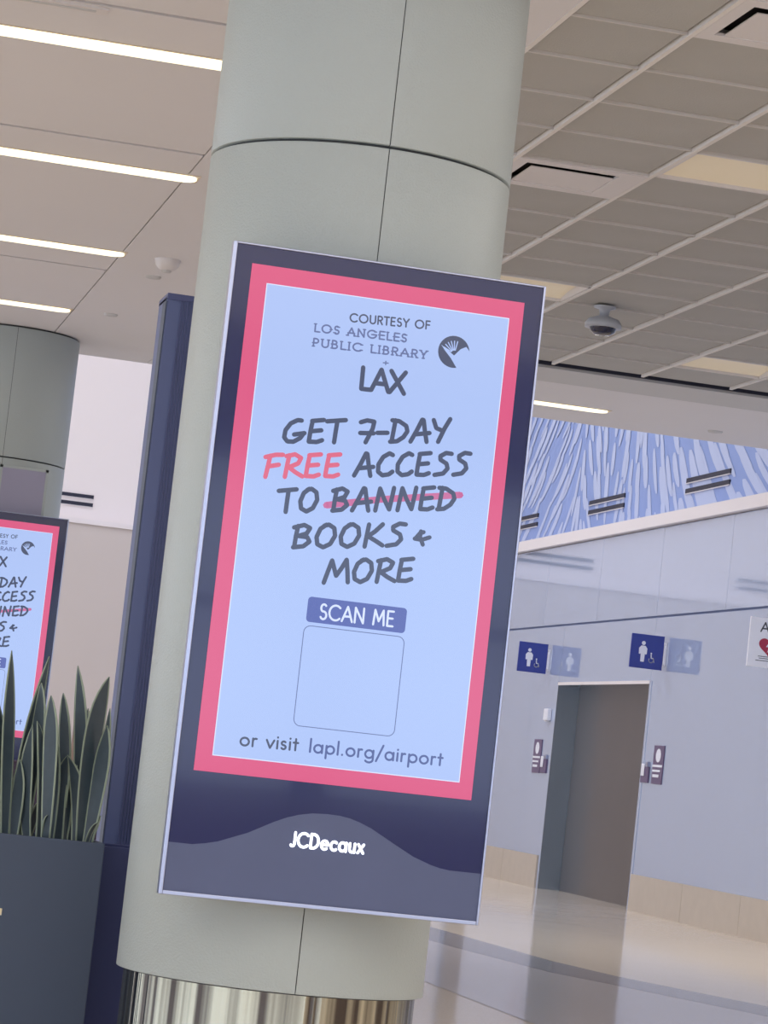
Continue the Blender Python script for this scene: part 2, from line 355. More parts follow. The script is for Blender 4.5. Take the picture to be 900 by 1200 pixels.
# dark linear slot and the smooth bands beyond it
box('linear_slot', (2.885, ye + .012, CH + .03), (xs[-1], ye + .215, CH + .05), slot_m, ce)
box('slot_vane', (2.885, ye + .10, CH + .004), (xs[-1], ye + .115, CH + .03), slot_m, ce)
box('ceiling_panel', (2.885, ye + .22, CH), (XW + .9, 21.5, CH + .06), band_m, ce)
box('ceiling_panel', (2.885, 21.505, CH), (XW + .9, YE, CH + .06), ceil_m, ce)
box('ceiling_panel', (xs[-1] + .012, 8.46, CH), (XW + .9, ye + .22, CH + .06), ceil_m, ce)

def strip(y, xa, xb, label, wd=.17, group='ceiling light strips'):
    t = thing('light_strip', label, 'ceiling light', ((xa + xb) / 2, y, CH), group)
    h = (xb - xa) / 2; r = wd / 2
    mb = MB(); pts = []
    for cx, a in ((h - r, -90), (-h + r, 90)):
        for k in range(9): pts.append((cx + r * math.cos(R(a + 180 * k / 8)), r * math.sin(R(a + 180 * k / 8)), -.012))
    n = len(pts); mb.poly(pts[::-1])
    for k in range(n):
        a, b = pts[k], pts[(k + 1) % n]; mb.poly([a, b, (b[0], b[1], 0), (a[0], a[1], 0)])
    mb.build('diffuser', strip_m, t)
    mb = MB(); mb.box((-h - .012, -r - .012, -.005), (h + .012, -r, 0)).box((-h - .012, r, -.005), (h + .012, r + .012, 0)).box((h, -r, -.005), (h + .012, r, 0))
    mb.build('rim', strip_rim, t)
    return t
strip(12.92, -6, 2.04, 'long ceiling light strip nearest the camera, topmost left of the grey column')
strip(15.67, -6, 2.06, 'long ceiling light strip, second down on the left side of the ceiling')
strip(18.48, -6, 2.02, 'long ceiling light strip, third down, ending short of the smoke detector')
strip(21.30, -6, 1.98, 'long ceiling light strip just above the top of the distant column')
strip(22.72, 4.9, 6.57, 'short ceiling light strip on the right, above the blue mural')
for y, wh in ((10.1, 'just above the front of the near column'), (7.3, 'between the near column and the camera'), (4.5, 'midway to the camera'), (1.7, 'right above the camera'), (-1.1, 'behind the camera')):  # strip row continued out of view, added for its light
    strip(y, -6, 1.2, 'unseen ceiling light strip added for fill, ' + wh)

def small_disc(name, label, cat, x, y, prof, m, parts=()):
    t = thing(name, label, cat, (x, y, CH)); MB().lathe(prof, 24).build('housing', m, t, smooth=True)
    for nm, pr, mm in parts: MB().lathe(pr, 24).build(nm, mm, t, smooth=True)
    return t
small_disc('smoke_detector', 'round white smoke detector on the ceiling left of the grey column', 'smoke detector', 2.30, 18.45, [(.001, -.07), (.045, -.07), (.075, -.04), (.085, -.01), (.085, 0)], diff_m,
           [('sensor_cap', [(.001, -.085), (.028, -.083), (.034, -.068)], band_m)])
small_disc('sprinkler_plate', 'small flat sprinkler cover below the smoke detector', 'sprinkler', 2.31, 19.2, [(.001, -.012), (.05, -.012), (.055, 0)], band_m)
small_disc('sprinkler_plate', 'small flat sprinkler cover above the tall dark totem, farther one', 'sprinkler', 2.27, 21.2, [(.001, -.012), (.05, -.012), (.055, 0)], band_m)
small_disc('sprinkler_plate', 'small flat sprinkler cover on the ceiling over the blue mural', 'sprinkler', 7.6, 23.0, [(.001, -.012), (.06, -.012), (.065, 0)], band_m)
small_disc('security_camera', 'grey dome security camera hanging from the tiled ceiling', 'security camera', 5.06, 17.8, [(.07, 0), (.07, -.01), (.035, -.02), (.03, -.06), (.10, -.085), (.118, -.11), (.118, -.14), (.09, -.14)], dome_m,
           [('dome', [(.088, -.138), (.08, -.165), (.05, -.185), (.001, -.19)], domeg_m)])
air = thing('linear_diffuser', 'pale linear air diffuser at the top left edge of the ceiling', 'air vent', (.2, 12.3, CH))
box('frame', (-1.9, -.05, -.008), (.95, .05, 0), diff_m, air); box('vane', (-1.85, -.012, -.012), (.9, .012, -.008), band_m, air)

def diffuser(ij, label):
    i, j = ij; x0, x1, y0, y1 = xs[i] + .012, xs[i + 1] - .012, ys[j] + .008, ys[j + 1] - .008
    t = thing('air_diffuser', label, 'air vent', ((x0 + x1) / 2, (y0 + y1) / 2, CH), 'square air diffusers')
    hx, hy = (x1 - x0) / 2, (y1 - y0) / 2; f = .085
    mb = MB()
    mb.box((-hx, -hy, -.004), (hx, -hy + f, .01)).box((-hx, hy - f, -.004), (hx, hy, .01)).box((-hx, -hy + f, -.004), (-hx + f * .7, hy - f, .01)).box((hx - f * 1.5, -hy + f, -.004), (hx, hy - f, .01))
    mb.build('frame', diff_m, t)
    MB().box((-hx + .05, -hy + .05, .05), (hx - .05, hy - .05, .055)).build('duct_opening', duct_m, t)
    bevel(MB().box((-hx + f + .02, -hy + f + .10, .0), (hx - f * 1.5 - .0, hy - f + .01, .008)).build('face_plate', diff_m, t), .004)
    MB().box((hx * .35, -hy + f, .006), (hx * .48, -hy + f + .05, .03)).build('bracket', diff_m, t)
diffuser(DIFF[0], 'square white air diffuser in the tile grid beside the grey column')
diffuser(DIFF[1], 'square white air diffuser at the top right corner of the tiled ceiling')
def lit(ij, label):
    i, j = ij; x0, x1, y0, y1 = xs[i] + .012, xs[i + 1] - .012, ys[j] + .008, ys[j + 1] - .008
    t = thing('troffer_light', label, 'ceiling light', ((x0 + x1) / 2, (y0 + y1) / 2, CH), 'warm square troffer lights')
    hx, hy = (x1 - x0) / 2, (y1 - y0) / 2
    mb = MB(); mb.box((-hx, -hy, 0), (hx, -hy + .015, .055)).box((-hx, hy - .015, 0), (hx, hy, .055)).box((-hx, -hy, 0), (-hx + .015, hy, .055)).box((hx - .015, -hy, 0), (hx, hy, .055))
    mb.build('frame', diff_m, t)
    mb = MB(); n = 10; pts = [(-hy + .015 + (2 * hy - .03) * k / n, .018 + .03 * math.sin(PI * k / n)) for k in range(n + 1)]
    for k in range(n):
        mb.poly([(-hx + .015, pts[k][0], pts[k][1]), (-hx + .015, pts[k + 1][0], pts[k + 1][1]), (hx - .015, pts[k + 1][0], pts[k + 1][1]), (hx - .015, pts[k][0], pts[k][1])])
    mb.build('reflector', warm_m, t, smooth=True)
lit(LIT[0], 'warm lit ceiling panel right of the square air diffuser')
lit(LIT[1], 'warm lit ceiling panel just above the corner of the near screen')
lit(LIT[2], 'warm lit ceiling panel beside the long dark ceiling slot')

# ------------------------------------------------------------------ setting: far end wall, right wall, other walls
ew = thing('wall_end', 'far end wall, white above a ledge and beige below', 'wall', (0, YEND, 0), kind='structure')
for k in range(7):
    x0 = -14 + k * 3.6
    box('wall_panel', (x0, 0, 0), (min(x0 + 3.59, XW + .8), .2, 4.18), end_lo, ew)
box('wall_panel', (-14, .35, 4.2), (XW + .8, .5, 9.5), end_hi, ew)
box('ledge', (-14, -.03, 4.18), (XW + .8, .35, 4.25), cap_m, ew)
def slots(parent_pos, axis, ln, label, group='pairs of dark linear vents'):
    t = thing('slot_vent', label, 'air vent', parent_pos, group)
    for z in (0, -.115):
        a, b = ((-ln / 2, -.015, z - .025), (ln / 2, 0, z + .025)) if axis == 'x' else ((-.015, -ln / 2, z - .025), (0, ln / 2, z + .025))
        box('vent_slot', a, b, slot_m, t)
        e = ((-ln / 2, -.02, z - .036), (ln / 2, 0, z - .027)) if axis == 'x' else ((-.02, -ln / 2, z - .036), (0, ln / 2, z - .027))
        box('vent_lip', e[0], e[1], diff_m, t)
    return t
slots((3.8, YEND + .35, 4.60), 'x', 1.42, 'pair of dark slots on the white end wall between column and totem')
slots((7.5, YEND + .35, 4.60), 'x', 1.42, 'pair of dark slots on the end wall, seen mirrored in the right wall')
slots((0.1, YEND + .35, 4.60), 'x', 1.42, 'pair of dark slots on the end wall behind the distant column')

rw = thing('wall_right', 'glossy pale blue wall panels with the restroom opening', 'wall', (XW, 0, 0), kind='structure')
DY0, DY1, DZ = 29.78, 33.35, 2.415
def wall_panels(y0, y1, z0, z1, pitch):
    n = max(1, round((y1 - y0) / pitch)); s = (y1 - y0) / n
    for k in range(n):
        o = box('wall_panel', (0, y0 + k * s + .003, z0), (.26, y0 + (k + 1) * s - .003, z1), glass_m, rw)
wall_panels(14, DY0, 0, 3.125, 5.3)
wall_panels(DY1, 36.6, 0, 3.125, 4)
wall_panels(37.9, YEND, 0, 3.125, 4)
wall_panels(36.6, 37.9, DZ, 3.125, 4)
wall_panels(DY0, DY1, DZ, 3.125, 4)
wall_panels(14, YEND, 3.15, 4.11, 2.2)
box('panel_joint', (.02, 14, 3.125), (.2, YEND, 3.15), wjoint_m, rw)
box('wall_core', (.30, 14, 0), (.6, YEND, 4.1), dark_m, rw)
box('ledge', (-.07, 14, 4.12), (.25, YEND, 4.25), cap_m, rw)
tr = thing('door_1', 'wide dark restroom opening framed in steel', 'doorway', (XW, 0, 0), kind='structure')
box('steel_jamb', (-.006, DY1 - .012, 0), (.275, DY1 - .002, DZ), steel_m, tr)
box('dark_partition', (.262, DY0, 0), (.29, DY1 - .014, DZ), dark_m, tr)
box('trim_edge', (-.006, DY1, 0), (-.001, DY1 + .07, DZ + .03), glass_m, tr)
box('trim_edge', (-.006, DY0 - .07, .0), (-.001, DY0, DZ + .03), glass_m, tr)
box('trim_edge', (-.012, DY0, DZ), (-.001, DY1, DZ + .035), cap_m, tr)
box('steel_jamb', (-.006, DY0 + .002, 0), (.26, DY0 + .012, DZ), steel_m, tr)
bb = thing('baseboard_right', 'beige stone base along the right wall', 'baseboard', (XW, 0, 0), kind='structure')
for y0, y1 in ((14, DY0 - .08), (DY1 + .08, 36.58), (37.92, YEND)):
    n = round((y1 - y0) / 1.8); s = (y1 - y0) / n
    for k in range(n): box('stone_slab', (-.025, y0 + k * s + .004, 0), (-.002, y0 + (k + 1) * s - .004, .385), stone_m, bb)
# mural wall above the ledge
d2 = thing('door_2', 'dark service door in the right wall hidden behind the near screen', 'door', (XW, 37.25, 0), kind='structure')
box('door_leaf', (.06, -.64, 0), (.10, .64, DZ), dark_m, d2)
box('door_handle', (.03, -.5, 1.0), (.06, -.38, 1.04), chrome_m, d2)
mw = thing('wall_mural', 'upper right wall with blue and white brush stroke mural', 'wall', (9.6, 0, 0), kind='structure')
box('mural_panel', (0, 14, 4.25), (.2, YEND + .3, 9.5), mural_m, mw)
mb = MB()
leans = [(26, -.75), (28, -.6), (29.5, -.35), (31, -.2), (32.4, .12), (33.6, -.3), (34.6, .45), (38, .55)]
def lean(y):
    for (a, la), (b, lb) in zip(leans, leans[1:]):
        if a <= y <= b: return la + (lb - la) * (y - a) / (b - a)
    return leans[0][1] if y < a else leans[-1][1]
for r_ in range(9):
    y = 24.5
    while y < 38:
        big = 1.25 if y < 30 else .8
        yy, zz = y + random.uniform(-.1, .1), 4.2 + r_ * .33 + random.uniform(-.12, .12)
        ln = random.uniform(.42, .8) * big; wd = random.uniform(.07, .11) * big; L = lean(yy)
        if random.random() < .84:
            pts = []
            for k in range(14):
                a = 2 * PI * k / 14; u, v = math.cos(a), math.sin(a)
                u = math.copysign(abs(u) ** .7, u)
                zc = zz + v * ln * (.5 if abs(v) < 1 else .5); bend = .12 * (v * v) * L
                pts.append((-.002 - .00003 * len(mb.f), yy + u * wd - 3.6 * L * (v * ln * .5) * .7 + bend, max(4.26, zc)))
            mb.poly(pts)
        y += .33 * big
bs = mb.build('brush_strokes', brush_m, mw); bs['kind'] = 'stuff'
for yc, lb in ((36.45 + .1, 'pair of dark slots on the mural nearest the screen edge'), (32.8, 'pair of dark slots on the mural, middle pair'), (29.1, 'pair of dark slots on the mural, rightmost and largest pair'), (25.4, 'pair of dark slots on the mural beyond the picture edge')):
    slots((9.6, yc, 4.64), 'y', 1.44, lb)
rf = thing('ceiling_sky_block', 'unseen roof added over the tall hall to block sky light', 'ceiling', (0, YE, 9.5), kind='structure')  # closed roof added to keep open sky from overlighting the tall hall
box('sky_block_slab', (-16.2, -.25, 0), (XW + 1.2, 22.5, .2), end_hi, rf)
# rest of the hall, behind and left of the camera: window walls
for nm, a, b in (('wall_left', (-16.2, -8, 0), (-16, 46, .8)), ('wall_back', (-16, -8.2, 0), (XW + .9, -8, .9))):
    wl = thing(nm, None, None, (0, 0, 0), kind='structure'); tag(wl, 'low sill wall under tall windows, ' + ('left of the hall' if 'left' in nm else 'behind the camera'), 'wall')
    box('sill_wall', a, b, end_lo, wl)
    if nm == 'wall_left':
        for y in range(-8, 24, 4): box('mullion', (-16.15, y, .8), (-16, y + .35, CH), house_m, wl)
        box('header', (-16.15, -8, 3.9), (-16, YE, CH), end_lo, wl)
        box('upper_wall', (-16.2, YE, 4.3), (-16, 46, 9.5), end_hi, wl)
        for y in range(24, 46, 4): box('mullion', (-16.15, y, .8), (-16, y + .35, 4.3), house_m, wl)
    else:
        for x in range(-16, 11, 3): box('mullion', (x, -8.15, .9), (x + .3, -8, CH), house_m, wl)
        box('transom', (-16, -8.12, 2.5), (XW + .9, -8, 2.62), house_m, wl); box('header', (-16, -8.15, 3.9), (XW + .9, -8, CH), end_lo, wl)
nr = thing('wall_side', 'plain pale wall on the near right side of the hall', 'wall', (XW, 0, 0), kind='structure')
box('wall_panel', (0, -8, 0), (.3, 13.99, CH), end_lo, nr)
up_ = thing('wall_upper', 'fascia wall over the edge of the low ceiling', 'wall', (0, YE - .25, CH + .5), kind='structure')
box('fascia', (-16, 0, 0), (XW + .2, .24, 4.7), end_hi, up_)

# ------------------------------------------------------------------ columns
def column(xc, yc, label, near):
    t = thing('column', label, 'column', (xc, yc, 0), kind='structure')
    r = .526
    tiers = [(.445, 3.243), (3.255, CH)] if near else [(.445, 3.262), (3.274, CH - .015)]
    for z0, z1 in tiers:
        for h, a0 in enumerate((-91.2, 88.8)):
            da = .16
            mb = MB(); mb.lathe([(r - .03, z0), (r - .001, z0), (r, z0 + .002), (r, z1 - .002), (r - .001, z1), (r - .03, z1)], 64, R(a0 + da), R(a0 + 180 - da))
            mb.build('cladding_panel', col_m, t, smooth=False)
            for p in t.children[-1].data.polygons: p.use_smooth = True
    MB().lathe([(r - .022, .44), (r - .022, CH)], 64).build('column_core', seam_m, t, smooth=True)
    MB().lathe([(.50, 0), (.50, .445)], 96).build('kick_plate', kick_m, t, smooth=True)
    return t
column(1.865, 9.846, 'thick round grey column carrying the near advertising screen', True)
c2 = column(1.72, 23.0, 'distant round grey column at the left picture edge behind the second screen', False)
ap = box('access_panel', (-.0, -.535, 2.80), (.335, -.518, 3.187), mat('grey_purple_panel', (150, 148, 172), .5), c2)
MB().box((-.02, -.532, 2.80), (.0, -.515, 3.207)).box((.335, -.532, 2.80), (.355, -.515, 3.207)).box((-.02, -.532, 3.187), (.355, -.515, 3.207)).build('panel_frame', col_m, c2)

# ------------------------------------------------------------------ advertising screens
def build_sign(x, y, z):
    t = thing('digital_sign', 'near tall advertising screen with pink border mounted on the grey column', 'advertising screen', (x, y, z), 'digital advertising screens')
    W, H = .5265, 1.055
    bevel(box('housing', (-W + .012, .006, -H + .012), (W - .012, .11, H - .012), house_m, t), .006)
    mb = MB(); e = .013
    mb.box((-W, -.006, -H), (-W + e, .035, H)).box((W - e * .6, -.006, -H), (W, .035, H)).box((-W + e, -.006, -H), (W - e * .6, .035, -H + e)).box((-W + e, -.006, H - e * .5), (W - e * .6, .035, H))
    bevel(mb.build('chrome_frame', chrome_m, t), .002)['label'] = 'thin polished metal frame'
    box('glass_front', (-W + e, 0, -H + e), (W - e * .6, .006, H - e * .5), haze_navy_m, t)['label'] = 'dark glass front with the screen haze painted in navy'
    # grey wave along the foot
    wv = [(-.5135, -.889), (-.436, -.889), (-.395, -.882), (-.355, -.872), (-.262, -.835), (-.182, -.792), (-.14, -.773), (-.103, -.761), (-.06, -.752), (-.012, -.749), (.03, -.750), (.065, -.755), (.1, -.765), (.139, -.78), (.214, -.819), (.287, -.856), (.349, -.877), (.38, -.884), (.413, -.888), (.5187, -.888)]
    mb = MB(); yy = -.0015
    for a, b in zip(wv, wv[1:]): mb.poly([(a[0], yy, -H + e), (b[0], yy, -H + e), (b[0], yy, b[1]), (a[0], yy, a[1])])
    wp = mb.build('wave_panel', wave_m, t); wp['label'] = 'grey wave shaped lower panel'
    lettering('lettering', 'JCDecaux', -.122, -.862, .122, -.862, .044, .0044, logo_m, -.004, wp, track=.12)['label'] = 'small white backlit maker name'
    # the screen
    sc = box('screen', (-.459, -.002, -.655), (.459, -.0005, .990), pink_m, t); sc['label'] = 'lit portrait screen with a pink border'
    mb = MB(); rect(mb, -.405, -.602, .413, .932, -.0030); mb.build('advert_panel', screen_blue, sc)
    mb = MB()   # thin pale edge of the blue field
    for a in ((-.405, .929, .413, .932), (-.405, -.602, .413, -.599), (-.405, -.602, -.402, .932), (.410, -.602, .413, .932)): rect(mb, *a, -.0034)
    mb.build('panel_edge', white_on, sc)
    yt = -.0045
    T = lambda *a, **k: lettering('lettering', *a, **k)
    T('COURTESY OF', -.119, .846, .150, .858, .026, .0026, ink_m, yt, sc, track=.14)
    T('LOS ANGELES', -.232, .797, .077, .805, .025, .0027, fold_m, yt, sc, track=.22, serif=True)
    T('PUBLIC LIBRARY', -.232, .749, .150, .760, .025, .0027, fold_m, yt, sc, track=.22, serif=True)
    T('+', .006, .718, .026, .719, .022, .002, fold_m, yt, sc)
    T('LAX', -.062, .632, .090, .635, .070, .0075, ink_m, yt, sc)
    # library emblem: dark disc, pale diagonal sweep, fan of rays
    ex, ez, er = .238, .795, .053
    mb = MB(); disc(mb, ex, ez, er, yt, 36); em = mb.build('emblem', ink_m, sc)
    mb = MB(); mb.poly([(ex - .045, yt - .0006, ez + .018), (ex - .022, yt - .0006, ez + .004), (ex + .002, yt - .0006, ez - .012), (ex + .022, yt - .0006, ez + .012), (ex + .04, yt - .0006, ez + .022), (ex + .062, yt - .0006, ez - .002), (ex + .05, yt - .0006, ez - .06), (ex + .018, yt - .0006, ez - .056), (ex - .008, yt - .0006, ez - .022), (ex - .03, yt - .0006, ez + .0)])
    mb.build('emblem_sweep', screen_blue, em)
    mb = MB()
    for k in range(6):
        a = R(98 + k * 15); o = Vector((ex + .002, ez - .006)); d = Vector((math.cos(a - R(18)), math.sin(a - R(18))))
        ribbon(mb, [tuple(o + d * .012), tuple(o + d * .042)], .0018, lambda p, q: (p, yt - .0006, q), 6)
    mb.build('emblem_rays', screen_blue, em)
    ch, hw = .073, .0074
    M = lambda s, a, b, c, d, m=ink_m: lettering('lettering', s, a, b, c, d, ch, hw, m, yt, sc, font=MRK, track=.04)
    M('GET', -.293, .423, -.085, .452); M('7-DAY', -.045, .457, .258, .499)
    M('FREE', -.342, .305, -.088, .338, free_m); M('ACCESS', -.049, .346, .336, .399)
    M('TO', -.281, .198, -.148, .218); M('BANNED', -.109, .223, .303, .281)
    mb = MB(); ribbon(mb, [(-.128, .240), (.05, .282), (.312, .330)], .0110, lambda p, q: (p, -.0040, q), 6); mb.build('strike_line', strike_m, sc)
    M('BOOKS', -.224, .089, .146, .141); lettering('lettering', '&', .170, .144, .232, .152, .066, .007, ink_m, yt, sc, font=MRK)
    M('MORE', -.111, -.011, .192, .031)
    mb = MB(); rrect(mb, -.152, -.142, .177, -.060, .012, yt); hd = mb.build('header_box', hdr_m, sc)
    lettering('lettering', 'SCAN ME', -.110, -.128, .138, -.124, .048, .0034, white_on, yt - .0008, hd, track=.1)
    # empty rounded frame under the header
    mb = MB(); x0, z0, x1, z1, r = -.155, -.478, .179, -.154, .022; pts = []
    for cx, cz, a in ((x1 - r, z0 + r, -90), (x1 - r, z1 - r, 0), (x0 + r, z1 - r, 90), (x0 + r, z0 + r, 180)):
        for k in range(6): pts.append((cx + r * math.cos(R(a + 18 * k)), cz + r * math.sin(R(a + 18 * k))))
    ribbon(mb, pts + [pts[0]], .0013, lambda p, q: (p, yt, q), 6); mb.build('rounded_outline', fold_m, sc)
    T('or visit', -.322, -.560, -.130, -.557, .040, .0034, ink_m, yt, sc, track=.1)
    T('lapl.org/airport', -.095, -.557, .350, -.553, .040, .0034, inkb_m, yt, sc, track=.1)
    # wall bracket behind the housing
    box('mounting_plate', (-.2, .108, -.7), (.2, .121, .7), house_m, t)
    return t
s1 = build_sign(1.88, 9.2, 1.785)
s2 = copy_tree(s1); s2.location = (1.738, 22.352, 1.785)
s2['label'] = 'distant advertising screen cut by the left picture edge, behind the plant'

# ------------------------------------------------------------------ planters, plants, totem
p1 = thing('planter', 'tall dark slate planter box at the bottom left holding snake plants', 'planter', (.85, 10.83, 0))
mb = MB(); a, b, h, t_ = .495, .23, .818, .02
mb.box((-a, -b, 0), (a, -b + t_, h)).box((-a, b - t_, 0), (a, b, h)).box((-a, -b + t_, 0), (-a + t_, b - t_, h)).box((a - t_, -b + t_, 0), (a, b - t_, h)).box((-a + t_, -b + t_, 0), (a - t_, b - t_, .03))
bevel(mb.build('box_body', planter_m, p1), .003)
MB().box((-a + t_, -b + t_, .03), (a - t_, b - t_, .775)).build('soil', soil_m, p1)
bevel(MB().box((.08, -b - .004, .525), (.152, -b, .55)).build('metal_tag', brass_m, p1), .002)
p2 = thing('planter', 'navy planter box standing behind, between the slate planter and the column', 'planter', (1.655, 11.17, 0))
a, b, h = .30, .17, .795; mb = MB()
mb.box((-a, -b, 0), (a, -b + t_, h)).box((-a, b - t_, 0), (a, b, h)).box((-a, -b + t_, 0), (-a + t_, b - t_, h)).box((a - t_, -b + t_, 0), (a, b - t_, h))
bevel(mb.build('box_body', planter2_m, p2), .003)
MB().box((-a + t_, -b + t_, .03), (a - t_, b - t_, .755)).build('soil', soil_m, p2)

def leaf(parent, ox, base, mid, tip, wd, dy=0.0, bend=0.0, flip=1):
    n = 12; mb = MB(); rows_ = []
    B, Mi, Tp = (Vector((p[0], 0, p[1])) for p in (base, mid, tip))
    for k in range(n + 1):
        t = k / n
        c = B * (1 - t) * (1 - 2 * t) + Mi * 4 * t * (1 - t) + Tp * t * (2 * t - 1)
        c.y = dy + bend * t * t
        prof = (.62 + .38 * math.sin(PI * min(1, t / .55) * .5)) if t < .55 else max(.02, math.cos((t - .55) / .45 * PI / 2) ** .8)
        hw = wd * .5 * prof
        tw = flip * (.5 + .5 * math.sin(t * 2.2)); ax = Vector((math.cos(tw * .8), math.sin(tw * .8), 0)) * (1 / max(.6, math.cos(tw * .8)))
        m_ = min(.0052, hw * .4)
        row = []
        for s_ in (-hw, -hw + m_, 0, hw - m_, hw):
            off = ax * s_; yv = .22 * (abs(s_) ** 1.0)
            row.append(tuple(c + off + Vector((0, -yv + .25 * hw, 0))))
        rows_.append(row)
    for row in rows_: mb.v += row
    for k in range(n):
        for j in range(4):
            a_ = k * 5 + j; mb.f.append((a_, a_ + 1, a_ + 6, a_ + 5)); mb.mi.append(1 if j in (0, 3) else 0)
    o = mb.build('leaf', [leaf_m, leafe_m], parent, None, smooth=True)
    sd = o.modifiers.new('solid', 'SOLIDIFY'); sd.thickness = .003
    return o
LV = [
((1.003,0.784),(0.972,1.145),(0.947,1.485),.041),((0.991,0.783),(0.962,1.048),(0.889,1.357),.051),((1.026,0.803),(1.051,1.122),(1.094,1.480),.047),
((1.072,0.792),(1.079,1.156),(1.071,1.378),.038),((1.091,0.793),(1.054,0.995),(1.052,1.217),.038),((1.147,0.799),(1.123,1.129),(1.102,1.334),.041),
((1.166,0.801),(1.150,1.069),(1.107,1.239),.038),((1.206,0.789),(1.189,0.978),(1.198,1.122),.044),((1.262,0.795),(1.246,0.984),(1.198,1.118),.038),
((1.235,0.808),(1.193,1.137),(1.161,1.350),.035),((1.273,0.812),(1.242,1.174),(1.199,1.457),.038),((1.286,0.813),(1.280,1.178),(1.315,1.428),.063),
((1.312,0.800),(1.318,1.088),(1.315,1.316),.022),((1.318,0.800),(1.334,1.091),(1.335,1.312),.024),((1.300,0.800),(1.318,1.056),(1.324,1.247),.044),
((1.291,0.798),(1.307,0.847),(1.325,0.887),.016),((1.218,0.791),(1.218,0.848),(1.216,0.892),.019),((0.995,0.799),(0.997,0.989),(0.970,1.113),.028),
((1.143,0.783),(1.141,0.852),(1.142,0.894),.019),((1.300,0.800),(1.318,0.850),(1.338,0.914),.016),((1.290,0.800),(1.266,1.081),(1.265,1.304),.035),
((1.128,0.797),(1.109,1.064),(1.069,1.235),.032)]
plants = [thing('snake_plant', 'snake plant clump in front of the second screen at the left edge', 'plant', (1.02, 10.85, .775), 'snake plants in the slate planter'),
          thing('snake_plant', 'middle snake plant clump with a bent leaf, left of the beige gap', 'plant', (1.14, 10.85, .775), 'snake plants in the slate planter'),
          thing('snake_plant', 'snake plant clump with the widest blade, next to the dark totem', 'plant', (1.27, 10.85, .775), 'snake plants in the slate planter')]
for k, (b_, m_, t_2, wd) in enumerate(LV):
    cx = b_[0]; pi_ = 0 if cx < 1.085 else (1 if cx < 1.225 else 2)
    P = plants[pi_]; o_ = (P.location.x, P.location.z)
    sh = lambda q: (q[0] - o_[0], q[1] - o_[1])
    bb_ = sh(b_); bb_ = (bb_[0], -.01)
    leaf(P, 0, bb_, sh(m_), sh(t_2), wd * 1.22, dy=random.uniform(-.09, .09), bend=random.uniform(-.04, .04), flip=random.choice((-1, 1)))
for k in range(6):   # shorter leaves filling the clumps
    P = plants[k % 3]; x = random.uniform(-.08, .06) if k % 3 < 2 else random.uniform(-.05, .03); h_ = random.uniform(.16, .42)
    leaf(P, 0, (x, -.01), (x + random.uniform(-.02, .02), h_ * .55), (x + random.uniform(-.05, .05), h_), random.uniform(.03, .05), dy=random.uniform(0, .12), flip=random.choice((-1, 1)))

tt = thing('display_totem', 'tall narrow navy totem with vertical grooves behind the column', 'totem', (1.65, 11.62, 0))
mb = MB(); mb.poly([]) if False else None
bevel(MB().box((-.2, -.12, 0), (.25, .12, 2.99)).build('body', totem_m, tt), .006)
for k in range(5): MB().box((-.142 + k * .012, -.124, .02), (-.137 + k * .012, -.1195, 2.975)).build('groove', totem_d, tt)
MB().box((-.2, -.126, 2.975), (.25, .126, 3.0)).build('cap', totem_d, tt)
MB().box((-.203, -.12, .02), (-.2, -.02, 2.97)).build('side_strip', planter_m, tt)

# ------------------------------------------------------------------ beam seats far behind the planter
def seat(x, label):
    t = thing('lounge_seat', label, 'seat', (x, 20, 0), 'dark seats behind the planter')
    bevel(box('seat_cushion', (-.26, -.24, .40), (.26, .26, .48), seat_m, t), .02)
    bevel(box('backrest', (-.26, .20, .46), (.26, .27, .98), seat_m, t), .02)
    mb = MB()
    mb.box((-.30, -.26, .625), (-.265, .24, .645)).box((-.30, -.26, .3), (-.28, -.235, .63)).box((.265, -.26, .625), (.30, .24, .645)).box((.28, -.26, .3), (.30, -.235, .63)).box((-.27, -.262, .622), (.27, -.245, .64))
    mb.build('armrest', chrome_m, t)
    MB().box((-.28, -.03, .30), (.28, .03, .36)).build('beam', chrome_m, t)
    for s_ in (-.24, .24): MB().box((s_ - .02, -.2, 0), (s_ + .02, .2, .03)).box((s_ - .015, -.03, .03), (s_ + .015, .03, .40)).build('leg', chrome_m, t)
seat(1.40, 'dark seat with steel arm, leftmost of the row behind the planter')
seat(2.02, 'dark seat with steel arm seen through the gap between the left plants')
seat(2.64, 'dark seat with steel arm seen low behind the plant nearest the totem')
tp = thing('tan_partition', 'tan upright panel standing behind the seats and plant leaves', 'partition', (2.52, 22, 0))
bevel(box('panel', (-.07, -.03, .05), (.16, .03, 1.39), tan_m, tp), .01); box('foot', (-.1, -.12, 0), (.18, .12, .05), tan_m, tp)

# ------------------------------------------------------------------ restroom signs and wall fittings
def person_picto(mb, cx, cz, s, y):
    disc(mb, cx, cz + .40 * s, .095 * s, y, 16)
    body = [(-.10, .28), (.10, .28), (.20, .16), (.19, -.10), (.12, -.12), (.10, -.08), (.09, -.46), (-.09, -.46), (-.10, -.08), (-.12, -.12), (-.19, -.10), (-.20, .16)]
    mb.poly([(cx + a * s, y, cz + b * s) for a, b in body])
def chair_picto(mb, cx, cz, s, y):
    P = lambda p, q: (p, y, q)
    ribbon(mb, [(cx + .15 * s * math.cos(R(a)), cz - .12 * s + .15 * s * math.sin(R(a))) for a in range(150, 391, 20)], .028 * s, P, 6)
    disc(mb, cx - .02 * s, cz + .30 * s, .055 * s, y, 12)
    ribbon(mb, [(cx - .02 * s, cz + .22 * s), (cx, cz), (cx + .13 * s, cz), (cx + .20 * s, cz - .24 * s)], .035 * s, P, 6)
